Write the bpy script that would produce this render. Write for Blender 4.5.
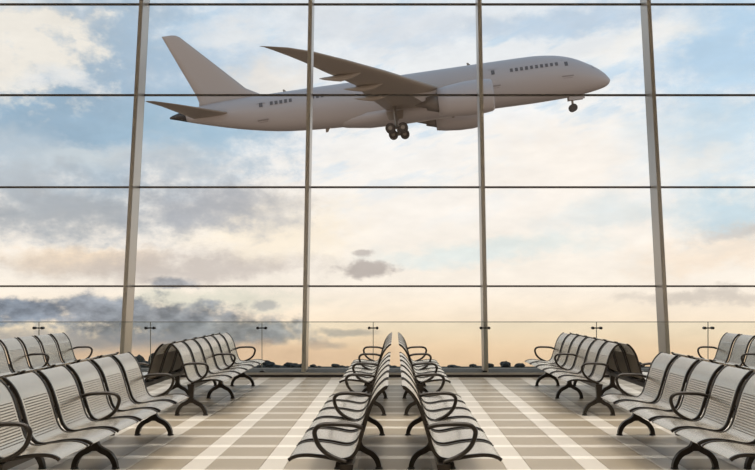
import bpy, bmesh, math, random
from mathutils import Vector, Matrix, noise as mnoise
random.seed(7)
S = bpy.context.scene
C = S.collection
for o in list(bpy.data.objects): bpy.data.objects.remove(o)

# ------------------------------------------------------------------ camera
F = 800.0; VX = 395.0; VY = 298.0; H = 1.4            # focal length in px, vanishing point, eye height
cd = bpy.data.cameras.new('camera'); cam = bpy.data.objects.new('camera', cd); C.objects.link(cam)
cam.location = (0, 0, H); cam.rotation_euler = (math.pi/2, 0, 0)
cd.sensor_width = 36.0; cd.lens = F/755.0*36.0
cd.shift_x = -(VX-377.5)/755.0; cd.shift_y = (VY-235.0)/755.0
cd.clip_start = 0.05; cd.clip_end = 3000
S.camera = cam

# ------------------------------------------------------------------ exposure
S.view_settings.view_transform = 'Standard'; S.view_settings.look = 'None'
S.view_settings.exposure = 0.0; S.view_settings.gamma = 1.0; S.view_settings.use_curve_mapping = False

def lin(c):
    return tuple(((v/255.0)/12.92 if v/255.0 <= .04045 else ((v/255.0+.055)/1.055)**2.4) for v in c)

# ------------------------------------------------------------------ sky (by direction: azimuth and elevation)
W = bpy.data.worlds.new('sky'); S.world = W; W.use_nodes = True
nt = W.node_tree; N = nt.nodes; L = nt.links
for n in list(N): N.remove(n)
def nd(t, **k):
    n = N.new(t)
    for a, b in k.items(): setattr(n, a, b)
    return n
def mth(op, a, b=None, c=None, clamp=False):
    n = nd('ShaderNodeMath', operation=op, use_clamp=clamp)
    for i, v in enumerate((a, b, c)):
        if v is None: continue
        if isinstance(v, (int, float)): n.inputs[i].default_value = v
        else: L.new(v, n.inputs[i])
    return n.outputs[0]
def mixc(f, a, b):
    n = nd('ShaderNodeMix', data_type='RGBA')
    for s, v in ((n.inputs[0], f), (n.inputs[6], a), (n.inputs[7], b)):
        if isinstance(v, (int, float)): s.default_value = v
        elif isinstance(v, tuple): s.default_value = (*v, 1)
        else: L.new(v, s)
    return n.outputs[2]
tc = nd('ShaderNodeTexCoord'); sep = nd('ShaderNodeSeparateXYZ'); L.new(tc.outputs['Generated'], sep.inputs[0])
az = mth('ARCTAN2', sep.outputs[0], sep.outputs[1]); el = mth('ARCSINE', sep.outputs[2])
RAD = 180/math.pi
azd = mth('MULTIPLY', az, RAD); eld = mth('MULTIPLY', el, RAD)
def fbm(scale, detail, sx, sy, off=0.0, rough=.55):
    cv = nd('ShaderNodeCombineXYZ'); L.new(mth('MULTIPLY', azd, sx), cv.inputs[0]); L.new(mth('MULTIPLY', eld, sy), cv.inputs[1]); cv.inputs[2].default_value = off
    n = nd('ShaderNodeTexNoise'); n.inputs['Scale'].default_value = scale; n.inputs['Detail'].default_value = detail; n.inputs['Roughness'].default_value = rough
    L.new(cv.outputs[0], n.inputs['Vector']); return n.outputs['Fac']
n_big = fbm(.16, 5, .6, 1.3, 1.7); n_mid = fbm(.5, 6, .55, 1.4, 5.1, .6); n_wx = fbm(.32, 6, .7, 1.2, 9.3, .62); n_wy = fbm(.32, 6, .7, 1.2, 14.9, .62); n_fine = fbm(.62, 8, .8, 1.15, 21.0, .6)
n_tilt = nd('ShaderNodeTexNoise'); n_fine2 = fbm(.8, 7, .7, 1.2, 33.0, .6)
# slanting streaks (cirrus) : rotated and stretched coordinates
cv = nd('ShaderNodeCombineXYZ')
L.new(mth('ADD', mth('MULTIPLY', azd, .16), mth('MULTIPLY', eld, .10)), cv.inputs[0]); L.new(mth('SUBTRACT', mth('MULTIPLY', eld, .62), mth('MULTIPLY', azd, .20)), cv.inputs[1]); cv.inputs[2].default_value = 3.3
n_tilt.inputs['Scale'].default_value = 1.0; n_tilt.inputs['Detail'].default_value = 6; n_tilt.inputs['Roughness'].default_value = .58
L.new(cv.outputs[0], n_tilt.inputs['Vector']); n_str = n_tilt.outputs['Fac']
ramp = nd('ShaderNodeValToRGB'); L.new(mth('DIVIDE', mth('ADD', eld, 30), 90), ramp.inputs[0])
stops = [(-30, (176, 160, 146)), (-8, (222, 190, 160)), (-5, (240, 204, 168)), (-3.6, (249, 217, 182)), (-2, (253, 233, 206)), (1, (254, 244, 231)), (7, (253, 247, 240)), (13, (246, 246, 246)), (20, (230, 236, 242)), (35, (196, 214, 232)), (60, (168, 194, 222))]
cr = ramp.color_ramp
while len(cr.elements) > 1: cr.elements.remove(cr.elements[0])
for i, (e, c) in enumerate(stops):
    x = (e+30)/90
    el_ = cr.elements[0] if i == 0 else cr.elements.new(x)
    el_.position = x; el_.color = (*lin(c), 1)
col = ramp.outputs[0]
warpx = mth('MULTIPLY', mth('SUBTRACT', n_wx, .5), 9.0); warpy = mth('MULTIPLY', mth('SUBTRACT', n_wy, .5), 6.0)
wa = mth('ADD', azd, warpx); we = mth('ADD', eld, warpy)
finew = mth('MULTIPLY', mth('SUBTRACT', n_fine, .5), 3.2)
def cloud(px, py, rx, ry, c, st, soft=.8, warp=1.0, tilt=0.0):
    """a cloud bank / blue gap around one direction of the sky; radii as seen from the hall"""
    global col
    a0 = math.degrees(math.atan((px-VX)/F)); e0 = math.degrees(math.atan((VY-py)/F*math.cos(math.radians(a0))))
    ra = math.degrees(rx/F); re = math.degrees(ry/F)
    A = mth('ADD', azd, mth('MULTIPLY', warpx, warp)) if warp != 1 else wa
    B = mth('ADD', eld, mth('MULTIPLY', warpy, warp)) if warp != 1 else we
    dx = mth('SUBTRACT', A, a0); dy = mth('SUBTRACT', B, e0)
    if tilt: dy = mth('SUBTRACT', dy, mth('MULTIPLY', dx, tilt))
    dx = mth('DIVIDE', dx, ra); dy = mth('DIVIDE', dy, re)
    r = mth('SQRT', mth('ADD', mth('MULTIPLY', dx, dx), mth('MULTIPLY', dy, dy)))
    r = mth('ADD', r, mth('MULTIPLY', finew, .75 if soft <= .65 else .5))
    mr = nd('ShaderNodeMapRange', interpolation_type='SMOOTHSTEP'); L.new(r, mr.inputs[0])
    mr.inputs[1].default_value = 1+soft*.6; mr.inputs[2].default_value = max(0, 1-soft*.9); mr.inputs[3].default_value = 0; mr.inputs[4].default_value = st
    fac = mr.outputs[0]; cc = lin(c)
    if sum(c)/3 < 170 and soft <= .65:          # billowing grey clouds: lighter and darker folds
        fd = nd('ShaderNodeMapRange'); L.new(n_fine2, fd.inputs[0]); fd.inputs[1].default_value = .38; fd.inputs[2].default_value = .66
        cc = mixc(fd.outputs[0], lin(tuple(v*.90 for v in c)), lin(tuple(min(255, v*1.0+34) for v in c)))
    col = mixc(fac, col, cc)
CLOUDS = [
 # blue gaps
 (70, 110, 150, 95, (144, 174, 198), .92, .8, .7), (105, 45, 70, 60, (160, 181, 200), .8, .8, .6), (215, 85, 95, 75, (178, 202, 224), .75, .9, .7), (190, 130, 80, 30, (162, 192, 212), .6, .8, .6),
 (725, 55, 75, 62, (176, 208, 234), .85, .8, .8), (705, 140, 75, 45, (205, 226, 240), .8, .9, .7), (735, 215, 60, 30, (190, 216, 230), .8, .9, .7), (560, 22, 130, 12, (188, 208, 228), .8, .8, .5, .05),
 (395, 25, 90, 25, (216, 222, 230), .7, .9, .7), (480, 252, 110, 13, (222, 234, 234), .7, .9, .6, .05), (610, 215, 70, 16, (216, 228, 232), .6, .9, .7, .12),
 # white masses
 (28, 48, 66, 42, (246, 240, 230), .95, .6, .9), (60, 82, 40, 9, (226, 230, 234), .7, .8, .6), (235, 32, 45, 10, (236, 236, 236), .7, .9, .6, .1), (85, 160, 70, 12, (214, 222, 226), .75, .9, .6, .15), (10, 150, 40, 20, (196, 206, 214), .6, .9, .6),
 (560, 165, 95, 45, (255, 247, 238), .85, .9, .8), (270, 85, 45, 25, (250, 240, 228), .7, .9, .7), (650, 40, 45, 15, (250, 246, 240), .7, .8, .7, .25), (690, 165, 40, 10, (250, 244, 236), .5, .9, .7, .2),
 (275, 232, 80, 34, (255, 242, 222), .9, .8, .7), (90, 258, 70, 12, (254, 230, 200), .85, .8, .5), (720, 250, 70, 20, (252, 232, 210), .7, .8, .7, .1),
 # grey veils on the dim side
 (60, 212, 120, 26, (172, 177, 183), .9, .9, .7), (215, 207, 75, 24, (176, 179, 186), .9, .9, .7), (180, 266, 140, 15, (200, 190, 184), .8, .9, .6), (20, 180, 60, 12, (190, 196, 202), .6, .9, .6), (175, 165, 70, 18, (196, 200, 204), .6, .9, .7), (700, 297, 70, 6, (206, 196, 186), .7, .9, .5, .06), (735, 232, 40, 6, (205, 200, 196), .6, .9, .5, .1),
 (200, 300, 110, 10, (222, 220, 204), .8, .9, .5),
 # low grey cumulus over the dim side
 (20, 313, 38, 14, (122, 134, 150), .95, .5, .35), (95, 310, 40, 20, (134, 141, 152), .95, .5, .4), (160, 322, 60, 20, (124, 129, 136), .95, .5, .4), (210, 330, 80, 20, (138, 142, 147), .9, .6, .4), (270, 336, 50, 12, (150, 152, 154), .85, .6, .4), (110, 345, 130, 14, (150, 150, 154), .85, .7, .4),
 (30, 340, 40, 12, (184, 176, 172), .7, .8, .4), (178, 281, 17, 7, (156, 158, 164), .9, .5, .25), (266, 304, 15, 4, (172, 172, 172), .7, .6, .2), (368, 270, 26, 9, (186, 176, 170), .9, .6, .3), (366, 253, 13, 4, (196, 186, 180), .8, .6, .25), (345, 333, 34, 4, (178, 172, 164), .75, .7, .2), (325, 346, 22, 4, (180, 168, 158), .7, .7, .2),
 (180, 358, 210, 12, (230, 196, 166), .8, .8, .25),
]
# broad soft structure first
f1 = nd('ShaderNodeMapRange', interpolation_type='SMOOTHSTEP'); L.new(n_str, f1.inputs[0]); f1.inputs[1].default_value = .50; f1.inputs[2].default_value = .66; f1.inputs[4].default_value = .8
hi = nd('ShaderNodeMapRange', interpolation_type='SMOOTHSTEP'); L.new(eld, hi.inputs[0]); hi.inputs[1].default_value = 3; hi.inputs[2].default_value = 15
col = mixc(mth('MULTIPLY', f1.outputs[0], hi.outputs[0]), col, lin((196, 218, 236)))
for c in CLOUDS: cloud(*c)
# fine cloud relief over everything
f2 = nd('ShaderNodeMapRange'); L.new(mth('ADD', mth('MULTIPLY', n_mid, .6), mth('MULTIPLY', n_str, .4)), f2.inputs[0]); f2.inputs[1].default_value = .36; f2.inputs[2].default_value = .66; f2.inputs[3].default_value = .95; f2.inputs[4].default_value = 1.07
hs = nd('ShaderNodeMix', data_type='RGBA', blend_type='MULTIPLY'); hs.inputs[0].default_value = 1; L.new(col, hs.inputs[6]); L.new(f2.outputs[0], hs.inputs[7])
bg = nd('ShaderNodeBackground'); L.new(hs.outputs[2], bg.inputs[0]); bg.inputs[1].default_value = 1.0
wo = nd('ShaderNodeOutputWorld'); L.new(bg.outputs[0], wo.inputs[0])

LAMP = 84.0      # watts of each ceiling lamp of the hall

# ------------------------------------------------------------------ materials
MATS = {}
def mat(name, c, rough=.5, metal=0.0, noise=0.0, nscale=8.0, rand=0.0, spec=.5, bump=0.0, emit=None):
    m = bpy.data.materials.new(name); m.use_nodes = True
    t = m.node_tree; b = t.nodes['Principled BSDF']
    b.inputs['Base Color'].default_value = (*c, 1); b.inputs['Roughness'].default_value = rough; b.inputs['Metallic'].default_value = metal
    b.inputs['Specular IOR Level'].default_value = spec
    tcn = t.nodes.new('ShaderNodeTexCoord')
    if noise or rand:
        hsv = t.nodes.new('ShaderNodeHueSaturation'); hsv.inputs['Color'].default_value = (*c, 1)
        val = t.nodes.new('ShaderNodeMath'); val.operation = 'ADD'; val.inputs[0].default_value = 1; val.inputs[1].default_value = 0
        if noise:
            nn = t.nodes.new('ShaderNodeTexNoise'); nn.inputs['Scale'].default_value = nscale; nn.inputs['Detail'].default_value = 5
            t.links.new(tcn.outputs['Object'], nn.inputs['Vector'])
            mr = t.nodes.new('ShaderNodeMapRange'); mr.inputs[3].default_value = 1-noise; mr.inputs[4].default_value = 1+noise
            t.links.new(nn.outputs['Fac'], mr.inputs[0]); t.links.new(mr.outputs[0], val.inputs[0])
        if rand:
            oi = t.nodes.new('ShaderNodeObjectInfo'); mr = t.nodes.new('ShaderNodeMapRange'); mr.inputs[3].default_value = -rand; mr.inputs[4].default_value = rand
            t.links.new(oi.outputs['Random'], mr.inputs[0]); t.links.new(mr.outputs[0], val.inputs[1])
        t.links.new(val.outputs[0], hsv.inputs['Value']); t.links.new(hsv.outputs[0], b.inputs['Base Color'])
    if bump:
        nn = t.nodes.new('ShaderNodeTexNoise'); nn.inputs['Scale'].default_value = nscale*4; t.links.new(tcn.outputs['Object'], nn.inputs['Vector'])
        bp = t.nodes.new('ShaderNodeBump'); bp.inputs['Strength'].default_value = bump; bp.inputs['Distance'].default_value = .01
        t.links.new(nn.outputs['Fac'], bp.inputs['Height']); t.links.new(bp.outputs[0], b.inputs['Normal'])
    if emit:
        b.inputs['Emission Color'].default_value = (*emit[0], 1); b.inputs['Emission Strength'].default_value = emit[1]
    MATS[name] = m; return m
def glass(name, tint, refl):
    m = bpy.data.materials.new(name); m.use_nodes = True; t = m.node_tree
    for n in list(t.nodes): t.nodes.remove(n)
    tr = t.nodes.new('ShaderNodeBsdfTransparent'); tr.inputs[0].default_value = (*tint, 1)
    gl = t.nodes.new('ShaderNodeBsdfGlossy'); gl.inputs['Roughness'].default_value = .02
    fr = t.nodes.new('ShaderNodeFresnel'); fr.inputs[0].default_value = 1.45
    mu = t.nodes.new('ShaderNodeMath'); mu.operation = 'MULTIPLY'; mu.inputs[1].default_value = refl
    mx = t.nodes.new('ShaderNodeMixShader'); out = t.nodes.new('ShaderNodeOutputMaterial')
    t.links.new(fr.outputs[0], mu.inputs[0]); t.links.new(mu.outputs[0], mx.inputs[0]); t.links.new(tr.outputs[0], mx.inputs[1]); t.links.new(gl.outputs[0], mx.inputs[2]); t.links.new(mx.outputs[0], out.inputs[0])
    MATS[name] = m
mat('tile', (.245, .205, .150), .38, spec=.28, noise=.05, nscale=3, rand=.03)
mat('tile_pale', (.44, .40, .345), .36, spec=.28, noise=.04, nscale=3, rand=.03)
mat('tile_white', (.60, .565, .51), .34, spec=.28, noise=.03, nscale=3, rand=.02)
mat('grout', (.20, .17, .14), .8)
mat('plaster', (.70, .66, .60), .8, noise=.03, nscale=1.5)
mat('ceiling', (.72, .70, .66), .8, noise=.02, nscale=1.5)
mat('shell', (.62, .56, .475), .27, metal=.85, noise=.04, nscale=20)
mat('slot_shade', (.21, .185, .155), .55)  # dark tone stands in for shade in the seat-back slots
mat('bronze', (.030, .024, .019), .36, metal=.45, noise=.1, nscale=15)
mat('mullion', (.47, .435, .39), .28, metal=.6, noise=.05, nscale=2)
mat('transom', (.15, .135, .125), .35, metal=.5)
mat('ledge', (.085, .082, .078), .75, noise=.05, spec=.15)
mat('ledge_trim', (.40, .38, .34), .35, metal=.4)
mat('black', (.012, .010, .010), .4)
mat('rail_edge', (.20, .22, .20), .25)
mat('fitting', (.02, .02, .022), .35, metal=.3)
mat('lamp_frame', (.5, .5, .5), .4, metal=.5)
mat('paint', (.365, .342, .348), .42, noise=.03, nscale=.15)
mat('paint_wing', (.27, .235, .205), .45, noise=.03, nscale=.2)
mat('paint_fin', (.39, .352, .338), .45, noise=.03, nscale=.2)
mat('dark_metal', (.05, .045, .045), .4, metal=.5)
mat('exhaust', (.16, .14, .125), .5, metal=.3)
mat('tyre', (.06, .05, .045), .7)
mat('strut', (.22, .2, .18), .4, metal=.5)
mat('cabin_window', (.10, .09, .09), .25)
mat('panel_line', (.22, .20, .20), .6)
mat('leaf', (.016, .017, .015), .8, noise=.3, nscale=.5, rand=.15)
mat('trunk', (.05, .04, .03), .9)
mat('field', (.014, .014, .014), .9, noise=.2, nscale=.02)
glass('pane', (.99, .99, .985), .22)
glass('rail_glass', (.955, .965, .95), .3)

# ------------------------------------------------------------------ helpers
def link(name, me, m=None, parent=None, loc=None):
    o = bpy.data.objects.new(name, me); C.objects.link(o)
    if m and me and not me.materials: me.materials.append(MATS[m])
    if parent: o.parent = parent
    if loc is not None: o.location = loc
    return o
def mesh(name, bm, m, smooth=False):
    bmesh.ops.recalc_face_normals(bm, faces=bm.faces)
    me = bpy.data.meshes.new(name); bm.to_mesh(me); bm.free(); me.materials.append(MATS[m])
    if smooth:
        for p in me.polygons: p.use_smooth = True
    return me
def empty(name, loc=(0, 0, 0), rz=0):
    o = bpy.data.objects.new(name, None); C.objects.link(o); o.location = loc; o.rotation_euler = (0, 0, rz); o.empty_display_size = .1; return o
def tag(o, label, cat, group=None):
    o['label'] = label; o['category'] = cat
    if group: o['group'] = group
    return o
def struct(o): o['kind'] = 'structure'; return o
def hexa(bm, p):                      # p: 8 points, bottom ring then top ring
    v = [bm.verts.new(q) for q in p]
    for f in ((0, 3, 2, 1), (4, 5, 6, 7), (0, 1, 5, 4), (1, 2, 6, 5), (2, 3, 7, 6), (3, 0, 4, 7)): bm.faces.new([v[i] for i in f])
def box(bm, x0, x1, y0, y1, z0, z1):
    hexa(bm, [(x0, y0, z0), (x1, y0, z0), (x1, y1, z0), (x0, y1, z0), (x0, y0, z1), (x1, y0, z1), (x1, y1, z1), (x0, y1, z1)])
def cat_rom(pts, n):
    pts = [Vector(p) for p in pts]; q = [2*pts[0]-pts[1]]+pts+[2*pts[-1]-pts[-2]]; out = []
    for i in range(1, len(q)-2):
        for k in range(n):
            t = k/n; a, b, c, d = q[i-1:i+3]
            out.append(.5*((2*b)+(c-a)*t+(2*a-5*b+4*c-d)*t*t+(3*b-a-3*c+d)*t**3))
    out.append(pts[-1]); return out
def sweep(bm, path, sect, side=None):
    """sweep a closed section [(a,b)] (a along side axis, b along the in-plane normal) along path; sect may be a function of t"""
    rings = []; n = len(path)
    for i, p in enumerate(path):
        t = (path[min(i+1, n-1)]-path[max(i-1, 0)]).normalized()
        if side is not None: s = Vector(side)
        else:
            s = t.cross(Vector((0, 0, 1)))
            s = Vector((1, 0, 0)) if s.length < 1e-4 else s.normalized()
        nn = s.cross(t).normalized(); sc = sect(i/(n-1)) if callable(sect) else sect
        rings.append([bm.verts.new(p+s*a+nn*b) for a, b in sc])
    m = len(rings[0])
    for i in range(n-1):
        for k in range(m): bm.faces.new((rings[i][k], rings[i][(k+1) % m], rings[i+1][(k+1) % m], rings[i+1][k]))
    bm.faces.new(rings[0]); bm.faces.new(rings[-1][::-1])
def circ(r, n=8, ry=None): return [(r*math.cos(2*math.pi*k/n), (ry or r)*math.sin(2*math.pi*k/n)) for k in range(n)]
def rect(w, h): return [(-w/2, -h/2), (w/2, -h/2), (w/2, h/2), (-w/2, h/2)]
def cyl(bm, a, b, r, n=12, r2=None):
    a = Vector(a); b = Vector(b); d = (b-a); z = d.normalized(); x = z.orthogonal().normalized(); y = z.cross(x); r2 = r if r2 is None else r2
    A = [bm.verts.new(a+(x*math.cos(t)+y*math.sin(t))*r) for t in [2*math.pi*k/n for k in range(n)]]
    B = [bm.verts.new(b+(x*math.cos(t)+y*math.sin(t))*r2) for t in [2*math.pi*k/n for k in range(n)]]
    for k in range(n): bm.faces.new((A[k], A[(k+1) % n], B[(k+1) % n], B[k]))
    bm.faces.new(A[::-1]); bm.faces.new(B)
def NB(): return bmesh.new()

# ------------------------------------------------------------------ hall shell
XW = 11.42; YB = -9.0; YF = 14.10; ZC = 8.45; KL = .1625        # half width, back, foot of the facade, ceiling, facade lean
bm = NB(); box(bm, -XW, XW, YB, 16.2, -.30, -.012); floor = struct(link('floor', mesh('floor', bm, 'grout')))
bm = NB(); box(bm, -XW, XW, YB, 16.4, ZC, ZC+.3); struct(link('ceiling', mesh('ceiling', bm, 'ceiling')))
bm = NB(); box(bm, -XW, XW, YB-.3, YB, -.3, ZC+.3); struct(link('wall_back', mesh('wall_back', bm, 'plaster')))
for sd, nm in ((-1, 'wall_left'), (1, 'wall_right')):
    bm = NB(); box(bm, *(sorted((sd*XW, sd*(XW+.3)))), YB-.3, 16.4, -.3, ZC+.3); struct(link(nm, mesh(nm, bm, 'plaster')))

# floor tiles: beige fields, pale cross bands, pale long bands, white squares where the bands meet
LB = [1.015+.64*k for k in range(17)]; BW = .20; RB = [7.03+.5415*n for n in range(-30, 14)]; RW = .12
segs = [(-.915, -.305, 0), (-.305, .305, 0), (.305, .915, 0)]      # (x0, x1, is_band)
for k, x in enumerate(LB):
    x1 = LB[k+1]-BW/2 if k+1 < len(LB) else XW
    for s in (1, -1):
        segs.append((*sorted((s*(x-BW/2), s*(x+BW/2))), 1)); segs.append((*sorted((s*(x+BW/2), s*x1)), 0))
rows = []
for k, y in enumerate(RB):
    y0 = RB[k-1]+RW/2 if k else YB
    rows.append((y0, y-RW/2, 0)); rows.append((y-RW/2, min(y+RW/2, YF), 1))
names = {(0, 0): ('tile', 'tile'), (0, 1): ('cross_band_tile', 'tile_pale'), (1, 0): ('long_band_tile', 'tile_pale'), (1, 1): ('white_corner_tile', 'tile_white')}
cache = {}; rest = {0: NB(), 1: NB(), 2: NB()}; J = .0025
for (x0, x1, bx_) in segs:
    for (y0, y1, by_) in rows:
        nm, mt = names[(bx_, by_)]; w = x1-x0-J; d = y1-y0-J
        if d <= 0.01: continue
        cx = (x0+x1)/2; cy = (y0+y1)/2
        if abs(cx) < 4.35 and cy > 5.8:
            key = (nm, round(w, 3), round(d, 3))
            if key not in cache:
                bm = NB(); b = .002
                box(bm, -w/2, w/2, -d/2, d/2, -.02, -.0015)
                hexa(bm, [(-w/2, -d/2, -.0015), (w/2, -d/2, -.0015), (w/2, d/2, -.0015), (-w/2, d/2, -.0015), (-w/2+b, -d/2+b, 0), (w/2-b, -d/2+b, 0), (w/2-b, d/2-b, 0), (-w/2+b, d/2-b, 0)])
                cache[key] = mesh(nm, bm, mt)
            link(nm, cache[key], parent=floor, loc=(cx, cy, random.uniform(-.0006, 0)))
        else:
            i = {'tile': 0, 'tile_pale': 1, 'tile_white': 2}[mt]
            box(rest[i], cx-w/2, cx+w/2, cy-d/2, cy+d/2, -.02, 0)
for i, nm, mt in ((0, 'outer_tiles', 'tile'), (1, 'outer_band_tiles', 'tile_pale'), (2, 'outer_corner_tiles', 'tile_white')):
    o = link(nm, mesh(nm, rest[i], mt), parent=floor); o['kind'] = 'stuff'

# leaning glass facade
win = struct(empty('window_1', (0, YF, 0)))
def G(x, d, z): return (x, d+KL*z, z)                 # d: depth behind YF at floor level
MX = [1.63+3.26*k for k in range(-4, 3)]              # mullion lines
MX = [-8.15, -4.89, -1.63, 1.63, 4.89, 8.15]; MW = .075; MD = .40; D0 = .14; DG = D0+MD
bm = NB(); z0, z1 = .085, ZC
hexa(bm, [G(-MW/2, D0, z0), G(MW/2, D0, z0), G(MW/2, DG+.03, z0), G(-MW/2, DG+.03, z0), G(-MW/2, D0, z1), G(MW/2, D0, z1), G(MW/2, DG+.03, z1), G(-MW/2, DG+.03, z1)])
bmesh.ops.bevel(bm, geom=[e for e in bm.edges if abs(e.verts[0].co.z-e.verts[1].co.z) > 1], offset=.012, segments=3, affect='EDGES')
mm = mesh('mullion', bm, 'mullion')
for x in MX: link('mullion', mm, parent=win, loc=(x, 0, 0))
bays = [(-XW, -8.15)]+list(zip(MX[:-1], MX[1:]))+[(8.15, XW)]
ZT = [1.62, 3.505, 5.33, 7.20]; ZR = [.085]+ZT+[ZC]
for (xa, xb) in bays:
    a = xa+MW/2; b = xb-MW/2
    for z in ZT:
        bm = NB(); h = .017; dd = DG-.03
        hexa(bm, [G(a, dd, z-h), G(b, dd, z-h), G(b, DG+.02, z-h), G(a, DG+.02, z-h), G(a, dd, z+h), G(b, dd, z+h), G(b, DG+.02, z+h), G(a, DG+.02, z+h)])
        link('transom', mesh('transom', bm, 'transom'), parent=win)
    for q in range(5):
        za = ZR[q]+(.017 if q else 0); zb = ZR[q+1]-(.017 if q < 4 else 0); bm = NB(); d0 = DG-.006; d1 = DG+.006
        hexa(bm, [G(a, d0, za), G(b, d0, za), G(b, d1, za), G(a, d1, za), G(a, d0, zb), G(b, d0, zb), G(b, d1, zb), G(a, d1, zb)])
        link('pane', mesh('pane', bm, 'pane'), parent=win)
bm = NB(); box(bm, -XW, XW, YF+.012, YF+.70, 0, .085); tr = struct(link('trim_1', mesh('trim_1', bm, 'ledge')))
bm = NB(); box(bm, -XW, XW, YF, YF+.012, .048, .083); link('ledge_strip', mesh('ledge_strip', bm, 'ledge_trim'), parent=tr)
bm = NB(); box(bm, -XW, XW, YF-.012, YF+.012, 0, .046); struct(link('baseboard_front', mesh('baseboard_front', bm, 'black')))

# glass balustrade in front of the facade
bal = tag(empty('glass_balustrade', (0, YF+.06, .085)), 'low frameless glass balustrade along the foot of the glass wall', 'railing')
PX = [(x-VX)*14.16/F for x in (-183.5, -72, 39, 150.5, 262, 373.2, 484.8, 596.5, 708, 819, 930.5)]
for k in range(len(PX)-1):
    a = PX[k]+.006; b = PX[k+1]-.006
    bm = NB(); box(bm, a, b, -.005, .005, 0, .885); pn = link('glass_panel', mesh('glass_panel', bm, 'rail_glass'), parent=bal)
    bm = NB(); box(bm, a, b, -.006, .006, .885, .898); link('top_edge', mesh('top_edge', bm, 'rail_edge'), parent=pn)
bmj = NB(); box(bmj, -.006, .006, -.006, .006, 0, .898); mj = mesh('joint_seal', bmj, 'rail_edge')
bmf = NB(); sweep(bmf, [Vector((-.075, -.03, 0)), Vector((.075, -.03, 0))], rect(.02, .022)); mf = mesh('clamp_bar', bmf, 'fitting')
bmk = NB(); cyl(bmk, (0, -.055, 0), (0, .02, 0), .025, 14); mk = mesh('clamp_disc', bmk, 'fitting')
bmc = NB(); box(bmc, -.04, .04, -.02, .02, 0, .03); mc = mesh('foot_clamp', bmc, 'fitting')
for x in PX:
    link('joint_seal', mj, parent=bal, loc=(x, 0, 0))
    f = link('clamp_bar', mf, parent=bal, loc=(x, 0, .785))
    for s in (-1, 1): link('clamp_disc', mk, parent=f, loc=(s*.07, 0, 0))
    link('foot_clamp', mc, parent=bal, loc=(x, 0, 0))

# recessed ceiling lamps of the hall: a housing, a reflector rim and a downward area lamp
bmf = NB(); box(bmf, -1.3, 1.3, -1.3, 1.3, -.03, 0); mfr = mesh('housing', bmf, 'lamp_frame')
bmd = NB()
for a in ((-1.3, 1.3, -1.3, -1.22), (-1.3, 1.3, 1.22, 1.3), (-1.3, -1.22, -1.22, 1.22), (1.22, 1.3, -1.22, 1.22)): box(bmd, *a, -.16, -.031)
mdf = mesh('rim', bmd, 'lamp_frame')
for x in (-8, -4, 0, 4, 8):
    for y in (-4.5, -.5, 3.5, 7.5, 11.3):
        r = tag(empty('ceiling_lamp', (x, y, ZC)), 'square recessed ceiling lamp of the waiting hall', 'lamp', 'ceiling lamps of the hall')
        link('housing', mfr, parent=r); link('rim', mdf, parent=r)
        ld = bpy.data.lights.new('lamp_light', 'AREA'); ld.size = 2.4; ld.energy = LAMP; ld.color = (1.0, .945, .86); ld.spread = math.radians(80)
        lo = bpy.data.objects.new('lamp_light', ld); C.objects.link(lo); lo.parent = r; lo.location = (0, 0, -.04)

# ------------------------------------------------------------------ benches
TIP = .685; PITCH = .535; NS = 6
prof = [(0, .392), (.025, .408), (.07, .421), (.14, .424), (.24, .414), (.31, .401), (.36, .396), (.405, .408), (.437, .445), (.458, .500), (.483, .585), (.508, .670), (.524, .715), (.545, .758), (.575, .800), (.608, .832), (.630, .845), (.640, .842)]
prof = [(.36-(.36-u)*.955 if u < .36 else u, z) for u, z in prof]
PR = cat_rom([(0, TIP-u, z+.003*(z-.35)/.5) for u, z in prof], 6)
AL = [0.0]
for i in range(1, len(PR)): AL.append(AL[-1]+(PR[i]-PR[i-1]).length)
LT = AL[-1]
def at(s):
    s = max(0, min(LT, s)); i = 0
    while i < len(AL)-2 and AL[i+1] < s: i += 1
    t = (s-AL[i])/(AL[i+1]-AL[i]); p = PR[i].lerp(PR[i+1], t); d = (PR[i+1]-PR[i]).normalized()
    return p, Vector((0, d.z, -d.y)) if True else None
def strip(bm, s0, s1, x0, x1, n, th=.005, back=0.0):
    A = []
    for k in range(n+1):
        p, nn = at(s0+(s1-s0)*k/n)
        nn = -nn if nn.z < 0 and abs(nn.z) > abs(nn.y) else nn
        A.append([bm.verts.new((x, p.y+o*nn.y, p.z+o*nn.z)) for x, o in ((x0, -back), (x1, -back), (x1, -back-th), (x0, -back-th))])
    for k in range(n):
        for j in range(4): bm.faces.new((A[k][j], A[k][(j+1) % 4], A[k+1][(j+1) % 4], A[k+1][j]))
    bm.faces.new(A[0][::-1]); bm.faces.new(A[-1])
HWS = .214
def shell_mesh():
    bm = NB(); bw = .026; e = HWS-bw
    fields = [(.435, .79*LT)]
    strip(bm, 0, LT, -HWS, -e, 56); strip(bm, 0, LT, e, HWS, 56)
    cur = 0
    for a, b in fields:
        strip(bm, cur, a, -e, e, max(3, int((a-cur)/.018)))
        n = int((b-a)/.0190); p = (b-a)/n
        for k in range(n): strip(bm, a+k*p+.006, a+(k+1)*p, -e, e, 1)
        cur = b
    strip(bm, cur, LT, -e, e, 14)
    return mesh('seat', bm, 'shell')
def slot_shade_mesh():                     # added sheet whose dark colour paints the shade inside the back slots
    bm = NB(); strip(bm, .43, .795*LT, -HWS+.012, HWS-.012, 16, .003, .0055); return mesh('slot_shade_sheet', bm, 'slot_shade')
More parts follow.
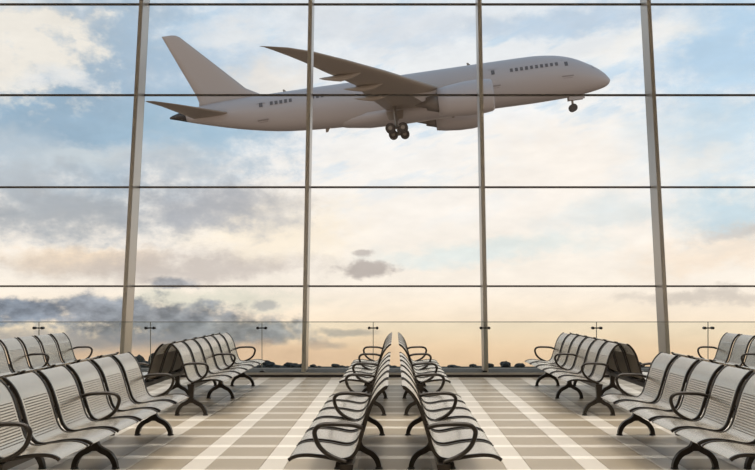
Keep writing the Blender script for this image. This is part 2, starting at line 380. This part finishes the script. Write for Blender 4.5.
def rail_mesh():
    bm = NB(); pts = [p+Vector((0, 0, 0)) for p in PR[::2]]
    if pts[-1] != PR[-1]: pts.append(PR[-1])
    path = []
    for i, p in enumerate(pts):
        d = (pts[min(i+1, len(pts)-1)]-pts[max(i-1, 0)]).normalized(); nn = Vector((0, d.z, -d.y))
        nn = -nn if nn.z < 0 and abs(nn.z) > abs(nn.y) else nn
        path.append(p-nn*.006)
    sweep(bm, path, [(-.008, -.011), (.008, -.011), (.010, 0), (.008, .011), (-.008, .011), (-.010, 0)], side=(1, 0, 0))
    return mesh('side_rail', bm, 'bronze')
def arm_mesh():
    bm = NB()
    pts = [(.485, .595), (.43, .612), (.35, .618), (.265, .618), (.215, .608), (.188, .578), (.19, .540), (.21, .490), (.245, .450), (.29, .420), (.34, .398), (.385, .380)]
    path = cat_rom([(0, TIP-u, z) for u, z in pts], 4)
    sweep(bm, path, circ(.019, 8, .015), side=(1, 0, 0))
    return mesh('armrest', bm, 'bronze', True)
def leg_mesh():
    bm = NB(); yc = TIP-.385
    st = [Vector((0, yc, .372)), Vector((0, yc, .30)), Vector((0, yc, .25)), Vector((0, yc, .150))]
    sweep(bm, st, lambda t: rect(.05, .085-.03*math.sin(math.pi*.5*min(1, t*1.5))), side=(1, 0, 0))
    for s in (-1, 1):
        pth = cat_rom([(0, yc+s*a, z) for a, z in ((.004, .215), (.022, .178), (.062, .150), (.108, .126), (.144, .088), (.163, .045), (.168, .018), (.168, 0))], 4)
        sweep(bm, pth, lambda t: rect(.045, .050-.012*t), side=(1, 0, 0))
    return mesh('leg', bm, 'bronze')
def beam_mesh():
    bm = NB(); yc = TIP-.385
    box(bm, -NS*PITCH/2-.03, NS*PITCH/2+.03, yc-.035, yc+.035, .325, .373)
    return mesh('beam', bm, 'bronze')
def bracket_mesh():
    bm = NB(); yc = TIP-.385
    hexa(bm, [(-.06, yc-.03, .370), (.06, yc-.03, .370), (.06, yc+.06, .370), (-.06, yc+.06, .370), (-.14, yc-.02, .385), (.14, yc-.02, .385), (.14, yc+.12, .390), (-.14, yc+.12, .390)])
    return mesh('seat_bracket', bm, 'bronze')
def foot_mesh():
    bm = NB()
    for s in (-1, 1): pass
    cyl(bm, (0, 0, 0), (0, 0, .014), .033, 12, .028); return mesh('foot_pad', bm, 'black')
M_slot_shade = slot_shade_mesh()
M_shell, M_rail, M_arm, M_leg, M_beam, M_brk, M_foot = shell_mesh(), rail_mesh(), arm_mesh(), leg_mesh(), beam_mesh(), bracket_mesh(), foot_mesh()
def bench(x, y, face, label, group):
    r = tag(empty('waiting_bench', (x, y, 0), math.pi/2 if face < 0 else -math.pi/2), label, 'bench', group)
    link('beam', M_beam, parent=r)
    for i in range(NS):
        xx = (i-(NS-1)/2)*PITCH
        s = link('seat', M_shell, parent=r, loc=(xx, 0, 0))
        for q in (-1, 1): link('side_rail', M_rail, parent=s, loc=(q*(HWS+.011), 0, 0))
        link('seat_bracket', M_brk, parent=s); link('slot_shade_sheet', M_slot_shade, parent=s)
    for k in (-3, 0, 3):
        xx = k*PITCH
        lg = link('leg', M_leg, parent=r, loc=(xx, 0, 0))
        for q in (-1, 1): link('foot_pad', M_foot, parent=lg, loc=(0, TIP-.385+q*.168, 0))
        link('armrest', M_arm, parent=r, loc=(xx, 0, 0))
    return r
Y1, Y2, SP, S3 = 6.56, 11.15, 2.73, 5.33
SP1 = 2.76
for s in (-1, 1):
    e = ', on the airliner %s side' % ('tail' if s < 0 else 'nose')
    bench(0, Y1, s, 'slatted silver bench of the middle pair, away from window'+e, 'middle benches away from the window')
    bench(0, Y2, s, 'slatted silver bench of the middle pair, beside window'+e, 'middle benches beside the window')
    bench(s*SP1, Y1, -s, 'slatted silver bench facing the middle pair, away from window'+e, 'benches facing the middle pair away from the window')
    bench(s*SP, Y2, -s, 'slatted silver bench facing the middle pair, beside window'+e, 'benches facing the middle pair beside the window')
    bench(s*SP1, Y1, s, 'slatted bench with back to the middle pair, away from window'+e, 'benches turned from the middle pair away from the window')
    bench(s*SP, Y2, s, 'slatted bench with back to the middle pair, beside window'+e, 'benches turned from the middle pair beside the window')
    bench(s*S3, Y2, -s, 'slatted silver bench of the outermost row'+e, 'outermost benches by the window')

# ------------------------------------------------------------------ airliner climbing past the window (x forward, y to port, z up)
air = tag(empty('airliner', (27.0753, 102.156, 30.6992)), 'grey twin-engine airliner climbing with its landing gear down', 'airplane')
air.rotation_mode = 'XYZ'
air.matrix_world = Matrix.Translation((27.0753, 102.156, 30.6992)) @ (Matrix.Rotation(-.0516421, 4, 'Z') @ Matrix.Rotation(-.1296546, 4, 'Y') @ Matrix.Rotation(.121766, 4, 'X'))
ST = [(.22, -1.35, -1.60), (.0, -1.05, -1.95), (-.5, -.45, -2.25), (-1.5, .35, -2.50), (-2.6, 1.02, -2.68), (-3.8, 1.65, -2.82), (-5.0, 2.12, -2.92), (-6.5, 2.50, -2.99), (-8.5, 2.76, -3.03), (-10.5, 2.84, -3.05), (-16.4, 2.86, -3.0), (-26, 2.86, -2.95), (-31, 2.86, -2.80), (-38, 2.90, -2.46), (-43, 2.90, -1.98), (-48, 2.86, -1.00), (-52.5, 2.62, .18), (-54.6, 2.36, .80)]
def fus_ring(bm, x, t, b, n=28):
    zc = (t+b)/2; rz = (t-b)/2; ry = rz*1.0
    if x < -40: ry = rz*(.98-.02*(abs(x)-40)/15)
    return [bm.verts.new((x, ry*math.sin(2*math.pi*k/n), zc+rz*math.cos(2*math.pi*k/n))) for k in range(n)]
def loft(bm, rings, cap=True):
    for a, b in zip(rings[:-1], rings[1:]):
        n = len(a)
        for k in range(n): bm.faces.new((a[k], a[(k+1) % n], b[(k+1) % n], b[k]))
    if cap: bm.faces.new(rings[0]); bm.faces.new(rings[-1][::-1])
def interp(x):
    for (xa, ta, ba), (xb, tb, bb) in zip(ST[:-1], ST[1:]):
        if xb <= x <= xa:
            k = (x-xa)/(xb-xa); return ta+(tb-ta)*k, ba+(bb-ba)*k
    return ST[-1][1:]
bm = NB(); rr = cat_rom(ST, 3); loft(bm, [fus_ring(bm, p.x, p.y, p.z) for p in rr])
fus = link('fuselage', mesh('fuselage', bm, 'paint', True), parent=air)
bm = NB(); loft(bm, [fus_ring(bm, x, t, b, 16) for x, t, b in ((-54.6, 2.36, .80), (-55.6, 2.15, 1.12), (-56.5, 1.92, 1.38), (-56.9, 1.75, 1.50))])
link('tail_cone', mesh('tail_cone', bm, 'dark_metal', True), parent=fus)
# belly fairing
bm = NB(); loft(bm, [[bm.verts.new((x, 2.75*k_*math.sin(2*math.pi*k/20), -1.9+1.45*k_*math.cos(2*math.pi*k/20))) for k in range(20)] for x, k_ in ((-16.5, .25), (-18.5, .75), (-21, .95), (-27, 1.0), (-31, .92), (-34, .62), (-36, .2))])
link('belly_fairing', mesh('belly_fairing', bm, 'paint', True), parent=fus)
def skin(x, z, side=-1):
    t, b = interp(x); zc = (t+b)/2; r = (t-b)/2; q = max(-.98, min(.98, (z-zc)/r)); return side*r*math.sqrt(1-q*q), q
def patch(bm, xa, xb, za, zb, side=-1, out=.03, tilt=0.0):
    """a thin curved plate lying on the fuselage skin"""
    v = []
    for x, z in ((xa, za), (xb, za), (xb, zb), (xa, zb)):
        y, q = skin(x, z, side); v.append((x, y, z))
    inn = [(x, y-side*.05, z) for x, y, z in v]; ou = [(x, y+side*out, z) for x, y, z in v]
    hexa(bm, [inn[0], inn[1], ou[1], ou[0], inn[3], inn[2], ou[2], ou[3]])
for sd in (-1, 1):
    for x in [-12.4+.63*k for k in range(10)]+[-43.0+.62*k for k in range(5)]+[-38.2+.6*k for k in range(4)]:
        zz = 1.13 if x > -20 else 1.40
        bm = NB(); patch(bm, x-.18, x+.18, zz-.22, zz+.22, sd); link('cabin_window', mesh('cabin_window', bm, 'cabin_window'), parent=fus)
    for x, zz, sc in ((-5.5, 1.0, 1), (-14.72, 1.15, 1), (-44.4, 1.35, .9)):
        dr = None
        for xa, xb, za, zb in ((x-.55, x-.50, -.75, 1.6), (x+.50, x+.55, -.75, 1.6), (x-.55, x+.55, 1.55, 1.6), (x-.55, x+.55, -.80, -.75)):
            if dr is None: bmd_ = NB(); dr = True
            patch(bmd_, xa, xb, za, zb, sd, .012)
        d = link('door', mesh('door', bmd_, 'panel_line'), parent=air)
        bm = NB(); patch(bm, x-.22, x+.22, zz-.25, zz+.3, sd); link('door_window', mesh('door_window', bm, 'cabin_window'), parent=d)
        bm = NB(); patch(bm, x-.75, x+.75, -.62, -.45, sd, .03); link('door_sill', mesh('door_sill', bm, 'panel_line'), parent=d)
    bm = NB()
    v = [(-2.15, .62), (-1.25, .12), (-1.15, -.12), (-2.05, .22)]
    pts = [(x, skin(x, z, sd)[0], z) for x, z in v]
    hexa(bm, [(x, y-sd*.05, z-.02) for x, y, z in pts]+[(x, y+sd*.035, z+.02) for x, y, z in pts]); link('cockpit_window', mesh('cockpit_window', bm, 'black'), parent=fus)
for x in (-17.3, -41.3):
    bm = NB(); hexa(bm, [(x-.3, -.04, 2.7), (x+.3, -.04, 2.7), (x+.3, .04, 2.7), (x-.3, .04, 2.7), (x-.35, -.02, 3.2), (x-.15, -.02, 3.2), (x-.15, .02, 3.2), (x-.35, .02, 3.2)]); link('antenna', mesh('antenna', bm, 'strut'), parent=fus)
for x in (-36.5, -20):
    bm = NB(); t, b = interp(x); hexa(bm, [(x-.35, -.03, b-.45), (x-.05, -.03, b-.45), (x-.05, .03, b-.45), (x-.35, .03, b-.45), (x-.3, -.04, b+.1), (x+.3, -.04, b+.1), (x+.3, .04, b+.1), (x-.3, .04, b+.1)]); link('antenna', mesh('antenna', bm, 'strut'), parent=fus)
# aerofoil surfaces: sections (le_x, te_x, span, height, thickness ratio)
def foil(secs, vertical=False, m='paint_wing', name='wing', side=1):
    bm = NB(); A = [(0, 0), (.015, .5), (.08, .85), (.25, 1.0), (.5, .85), (.8, .35), (1, .04), (1, -.04), (.8, -.25), (.5, -.6), (.25, -.8), (.08, -.72), (.015, -.42)]; rings = []
    for le, te, sp, h, th in secs:
        c = le-te; r = []
        for a, t in A:
            x = le-a*c; q = t*th*c*.5
            r.append(bm.verts.new((x, q, sp) if vertical else (x, side*sp, h+q)))
        rings.append(r)
    loft(bm, rings); return mesh(name, bm, m, True)
wz = lambda y: -1.5+.12*max(0, y-2.8)+.0016*max(0, y-10)**2
LE = [(0, -16.5), (2.6, -17.6), (6, -19.7), (12.1, -23.4), (19, -27.65), (24, -31.2), (27.5, -34.0), (29.3, -36.0), (30.3, -37.7), (30.6, -38.3)]
TE = [(0, -28.3), (2.6, -28.6), (6, -29.3), (10.6, -30.4), (15.7, -31.2), (19, -32.6), (21.4, -33.7), (25.2, -35.3), (28.5, -37.0), (30.3, -38.15), (30.6, -38.5)]
def lerpt(T, y):
    for (a, u), (b, v) in zip(T[:-1], T[1:]):
        if a <= y <= b: return u+(v-u)*(y-a)/(b-a)
secs = [(lerpt(LE, y), lerpt(TE, y), y, wz(y), .13-.04*y/30.6) for y in (0, 2.6, 6, 10.6, 15.7, 19, 21.4, 24, 25.2, 27.5, 29.3, 30.3, 30.6)]
ssec = [(-47.4, -53.3, 0, .95, .10), (-48.4, -53.5, 1.0, 1.0, .10), (-53.2, -55.1, 8.6, 1.92, .09), (-55.0, -55.9, 11.2, 2.22, .08), (-55.7, -56.0, 11.7, 2.29, .08)]
bme = NB()
EN = [(-15.9, 1.55), (-15.75, 1.72), (-16.0, 1.86), (-17.2, 2.0), (-19.0, 1.98), (-21.0, 1.78), (-22.2, 1.56), (-22.2, 1.42)]
for sd in (-1, 1):
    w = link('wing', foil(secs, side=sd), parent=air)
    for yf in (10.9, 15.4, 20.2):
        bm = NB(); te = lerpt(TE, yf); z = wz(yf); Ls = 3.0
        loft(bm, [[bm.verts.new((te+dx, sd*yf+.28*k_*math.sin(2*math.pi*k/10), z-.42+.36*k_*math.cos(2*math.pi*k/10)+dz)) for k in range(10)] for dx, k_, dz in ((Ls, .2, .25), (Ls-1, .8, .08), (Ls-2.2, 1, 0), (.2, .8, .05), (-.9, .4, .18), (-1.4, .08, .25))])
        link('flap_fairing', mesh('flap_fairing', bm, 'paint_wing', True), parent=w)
    link('horizontal_stabiliser', foil(ssec, side=sd, name='horizontal_stabiliser'), parent=air)
    # engine
    yc = sd*9.7; zc = -2.35
    def ering(bm, x, r, n=24): return [bm.verts.new((x, yc+r*math.sin(2*math.pi*k/n), zc+r*math.cos(2*math.pi*k/n))) for k in range(n)]
    bm = NB(); loft(bm, [ering(bm, -17.4, 1.42), ering(bm, -16.4, 1.48)]+[ering(bm, x, r) for x, r in EN]+[ering(bm, -21.8, 1.3)], cap=False)
    en = link('engine', mesh('engine', bm, 'paint', True), parent=air)
    bm = NB(); loft(bm, [ering(bm, -17.4, 1.42), ering(bm, -17.35, .4), ering(bm, -16.7, .05)]); link('fan', mesh('fan', bm, 'dark_metal'), parent=en)
    bm = NB(); loft(bm, [ering(bm, -21.7, 1.32), ering(bm, -22.6, 1.02), ering(bm, -23.6, .74), ering(bm, -23.6, .5), ering(bm, -24.9, .06)]); link('exhaust_cone', mesh('exhaust_cone', bm, 'exhaust', True), parent=en)
    bm = NB(); hexa(bm, [(-23.8, yc-.2, -2.2), (-17.6, yc-.25, -.9), (-17.6, yc+.25, -.9), (-23.8, yc+.2, -2.2), (-25.5, yc-.2, -.85), (-19.2, yc-.2, -.35), (-19.2, yc+.2, -.35), (-25.5, yc+.2, -.85)]); link('pylon', mesh('pylon', bm, 'paint'), parent=en)
    # main gear
    gy = sd*4.9
    bm = NB(); cyl(bm, (-27.5, gy*.86, -1.4), (-27.5, gy, -4.1), .24, 10); cyl(bm, (-28.3, gy, -4.12), (-26.7, gy, -4.2), .14, 8); cyl(bm, (-26.9, gy*.5, -2.3), (-27.5, gy, -3.6), .1, 8)
    g = link('main_gear', mesh('main_gear', bm, 'strut'), parent=air)
    for dx, dz in ((-28.28, -4.10), (-26.72, -4.22)):
        for q in (-1, 1):
            bm = NB(); cyl(bm, (dx, gy+q*.38, dz), (dx, gy+q*.85, dz), .62, 20)
            bmesh.ops.bevel(bm, geom=[e for e in bm.edges if abs(e.verts[0].co.y-e.verts[1].co.y) < 1e-4], offset=.1, segments=2, affect='EDGES')
            link('wheel', mesh('wheel', bm, 'tyre'), parent=g)
            bm = NB(); cyl(bm, (dx, gy+q*.34, dz), (dx, gy+q*.88, dz), .26, 14); link('hub', mesh('hub', bm, 'strut'), parent=g)
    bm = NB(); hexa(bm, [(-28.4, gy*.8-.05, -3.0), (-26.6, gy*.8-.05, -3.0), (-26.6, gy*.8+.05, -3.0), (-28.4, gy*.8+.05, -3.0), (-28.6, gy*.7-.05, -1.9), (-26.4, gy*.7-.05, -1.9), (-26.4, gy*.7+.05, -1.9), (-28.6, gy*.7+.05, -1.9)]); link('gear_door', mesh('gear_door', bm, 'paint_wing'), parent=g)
fsec = [(-42.8, -52.9, 2.2, 0, .07), (-44.6, -52.75, 3.05, 0, .085), (-46.4, -53.0, 4.05, 0, .09), (-50.2, -54.6, 7.9, 0, .09), (-53.9, -56.1, 11.6, 0, .085), (-54.4, -56.22, 11.9, 0, .07), (-55.0, -56.25, 12.0, 0, .03)]
link('tail_fin', foil(fsec, True, 'paint_fin', 'tail_fin'), parent=air)
bm = NB(); cyl(bm, (-4.8, 0, -2.6), (-4.8, 0, -4.3), .15, 10); cyl(bm, (-4.8, -.5, -4.3), (-4.8, .5, -4.3), .1, 8); g = link('nose_gear', mesh('nose_gear', bm, 'strut'), parent=air)
for q in (-1, 1):
    bm = NB(); cyl(bm, (-4.8, q*.18, -4.3), (-4.8, q*.52, -4.3), .5, 18); link('wheel', mesh('wheel', bm, 'tyre'), parent=g)
    bm = NB(); box(bm, -5.3, -3.3, q*.6-.03, q*.6+.03, -3.35, -2.75); link('gear_door', mesh('gear_door', bm, 'paint'), parent=g)

# ------------------------------------------------------------------ far land below the hall: field and treeline
ZG = -59.9; YT = 700.0
bm = NB(); box(bm, -620, 620, 120, YT+16, ZG-2, ZG); o = struct(link('ground', mesh('ground', bm, 'field')))
def crown(seed, sx, sz):
    bm = NB(); bmesh.ops.create_icosphere(bm, subdivisions=3, radius=1)
    for v in bm.verts:
        d = 1+.30*mnoise.noise(v.co*1.7+Vector((seed*7.1, 0, 0)))+.22*mnoise.noise(v.co*4+Vector((0, seed*3.3, 0)))
        v.co = Vector((v.co.x*d*sx, v.co.y*d*sx, max(-.75, v.co.z*d)*sz+sz*.9))
    return mesh('crown', bm, 'leaf')
CR = [crown(i, 3.4+.5*(i % 3), 2.2+.35*(i % 2)) for i in range(5)]
bmt = NB(); cyl(bmt, (0, 0, -.3), (0, 0, 2.2), .35, 7, .2); MT = mesh('trunk', bmt, 'trunk')
def tree(px, h, wide=1.0, dep=0.0, label='low dark tree in the far treeline beyond the glass', group='far treeline'):
    y = YT+dep; r = tag(empty('tree', ((px-VX)*y/F, y, ZG)), label, 'tree', group)
    k = h/4.6; c = link('crown', CR[random.randrange(5)], parent=r); c.scale = (wide*k**.5, wide*k**.5, k); c.rotation_euler = (0, 0, random.uniform(0, 6))
    t = link('trunk', MT, parent=r); t.scale = (1, 1, k); return r
TALL = ((505, 6.2, 1.2), (520, 4.4, 1.1), (490, 4.2, 1.1), (562, 4.6, 1.2), (580, 5.4, 1.3), (597, 5.0, 1.2), (640, 5.2, 1.2))
CLUMP = ((132, 7.5, .9), (139, 11.0, .8), (146, 9.0, .9), (153, 11.5, .8), (161, 7.0, .9))
px = -12.0; i = 0
while px < 770:
    h = 3.0+2.0*(mnoise.noise(Vector((px*.035, 3.1, 0)))+.5)+random.uniform(-.6, .8)
    if 195 < px < 305: h += 3.0
    if min(abs(px-t[0]) for t in TALL+CLUMP) > 10.5: tree(px, max(2.0, h*.75), random.uniform(1.0, 1.3), -(i % 4)*15.0+8)
    px += random.uniform(5.0, 6.5); i += 1
for p, h, w_ in TALL: tree(p, h, w_, 4, 'taller rounded tree standing out of the far treeline', 'taller far trees')
for q, (p, h, w_) in enumerate(CLUMP): tree(p, h, w_, 8-16*(q % 3), 'tall dark tree in a clump of the far treeline', 'tall clump of far trees')
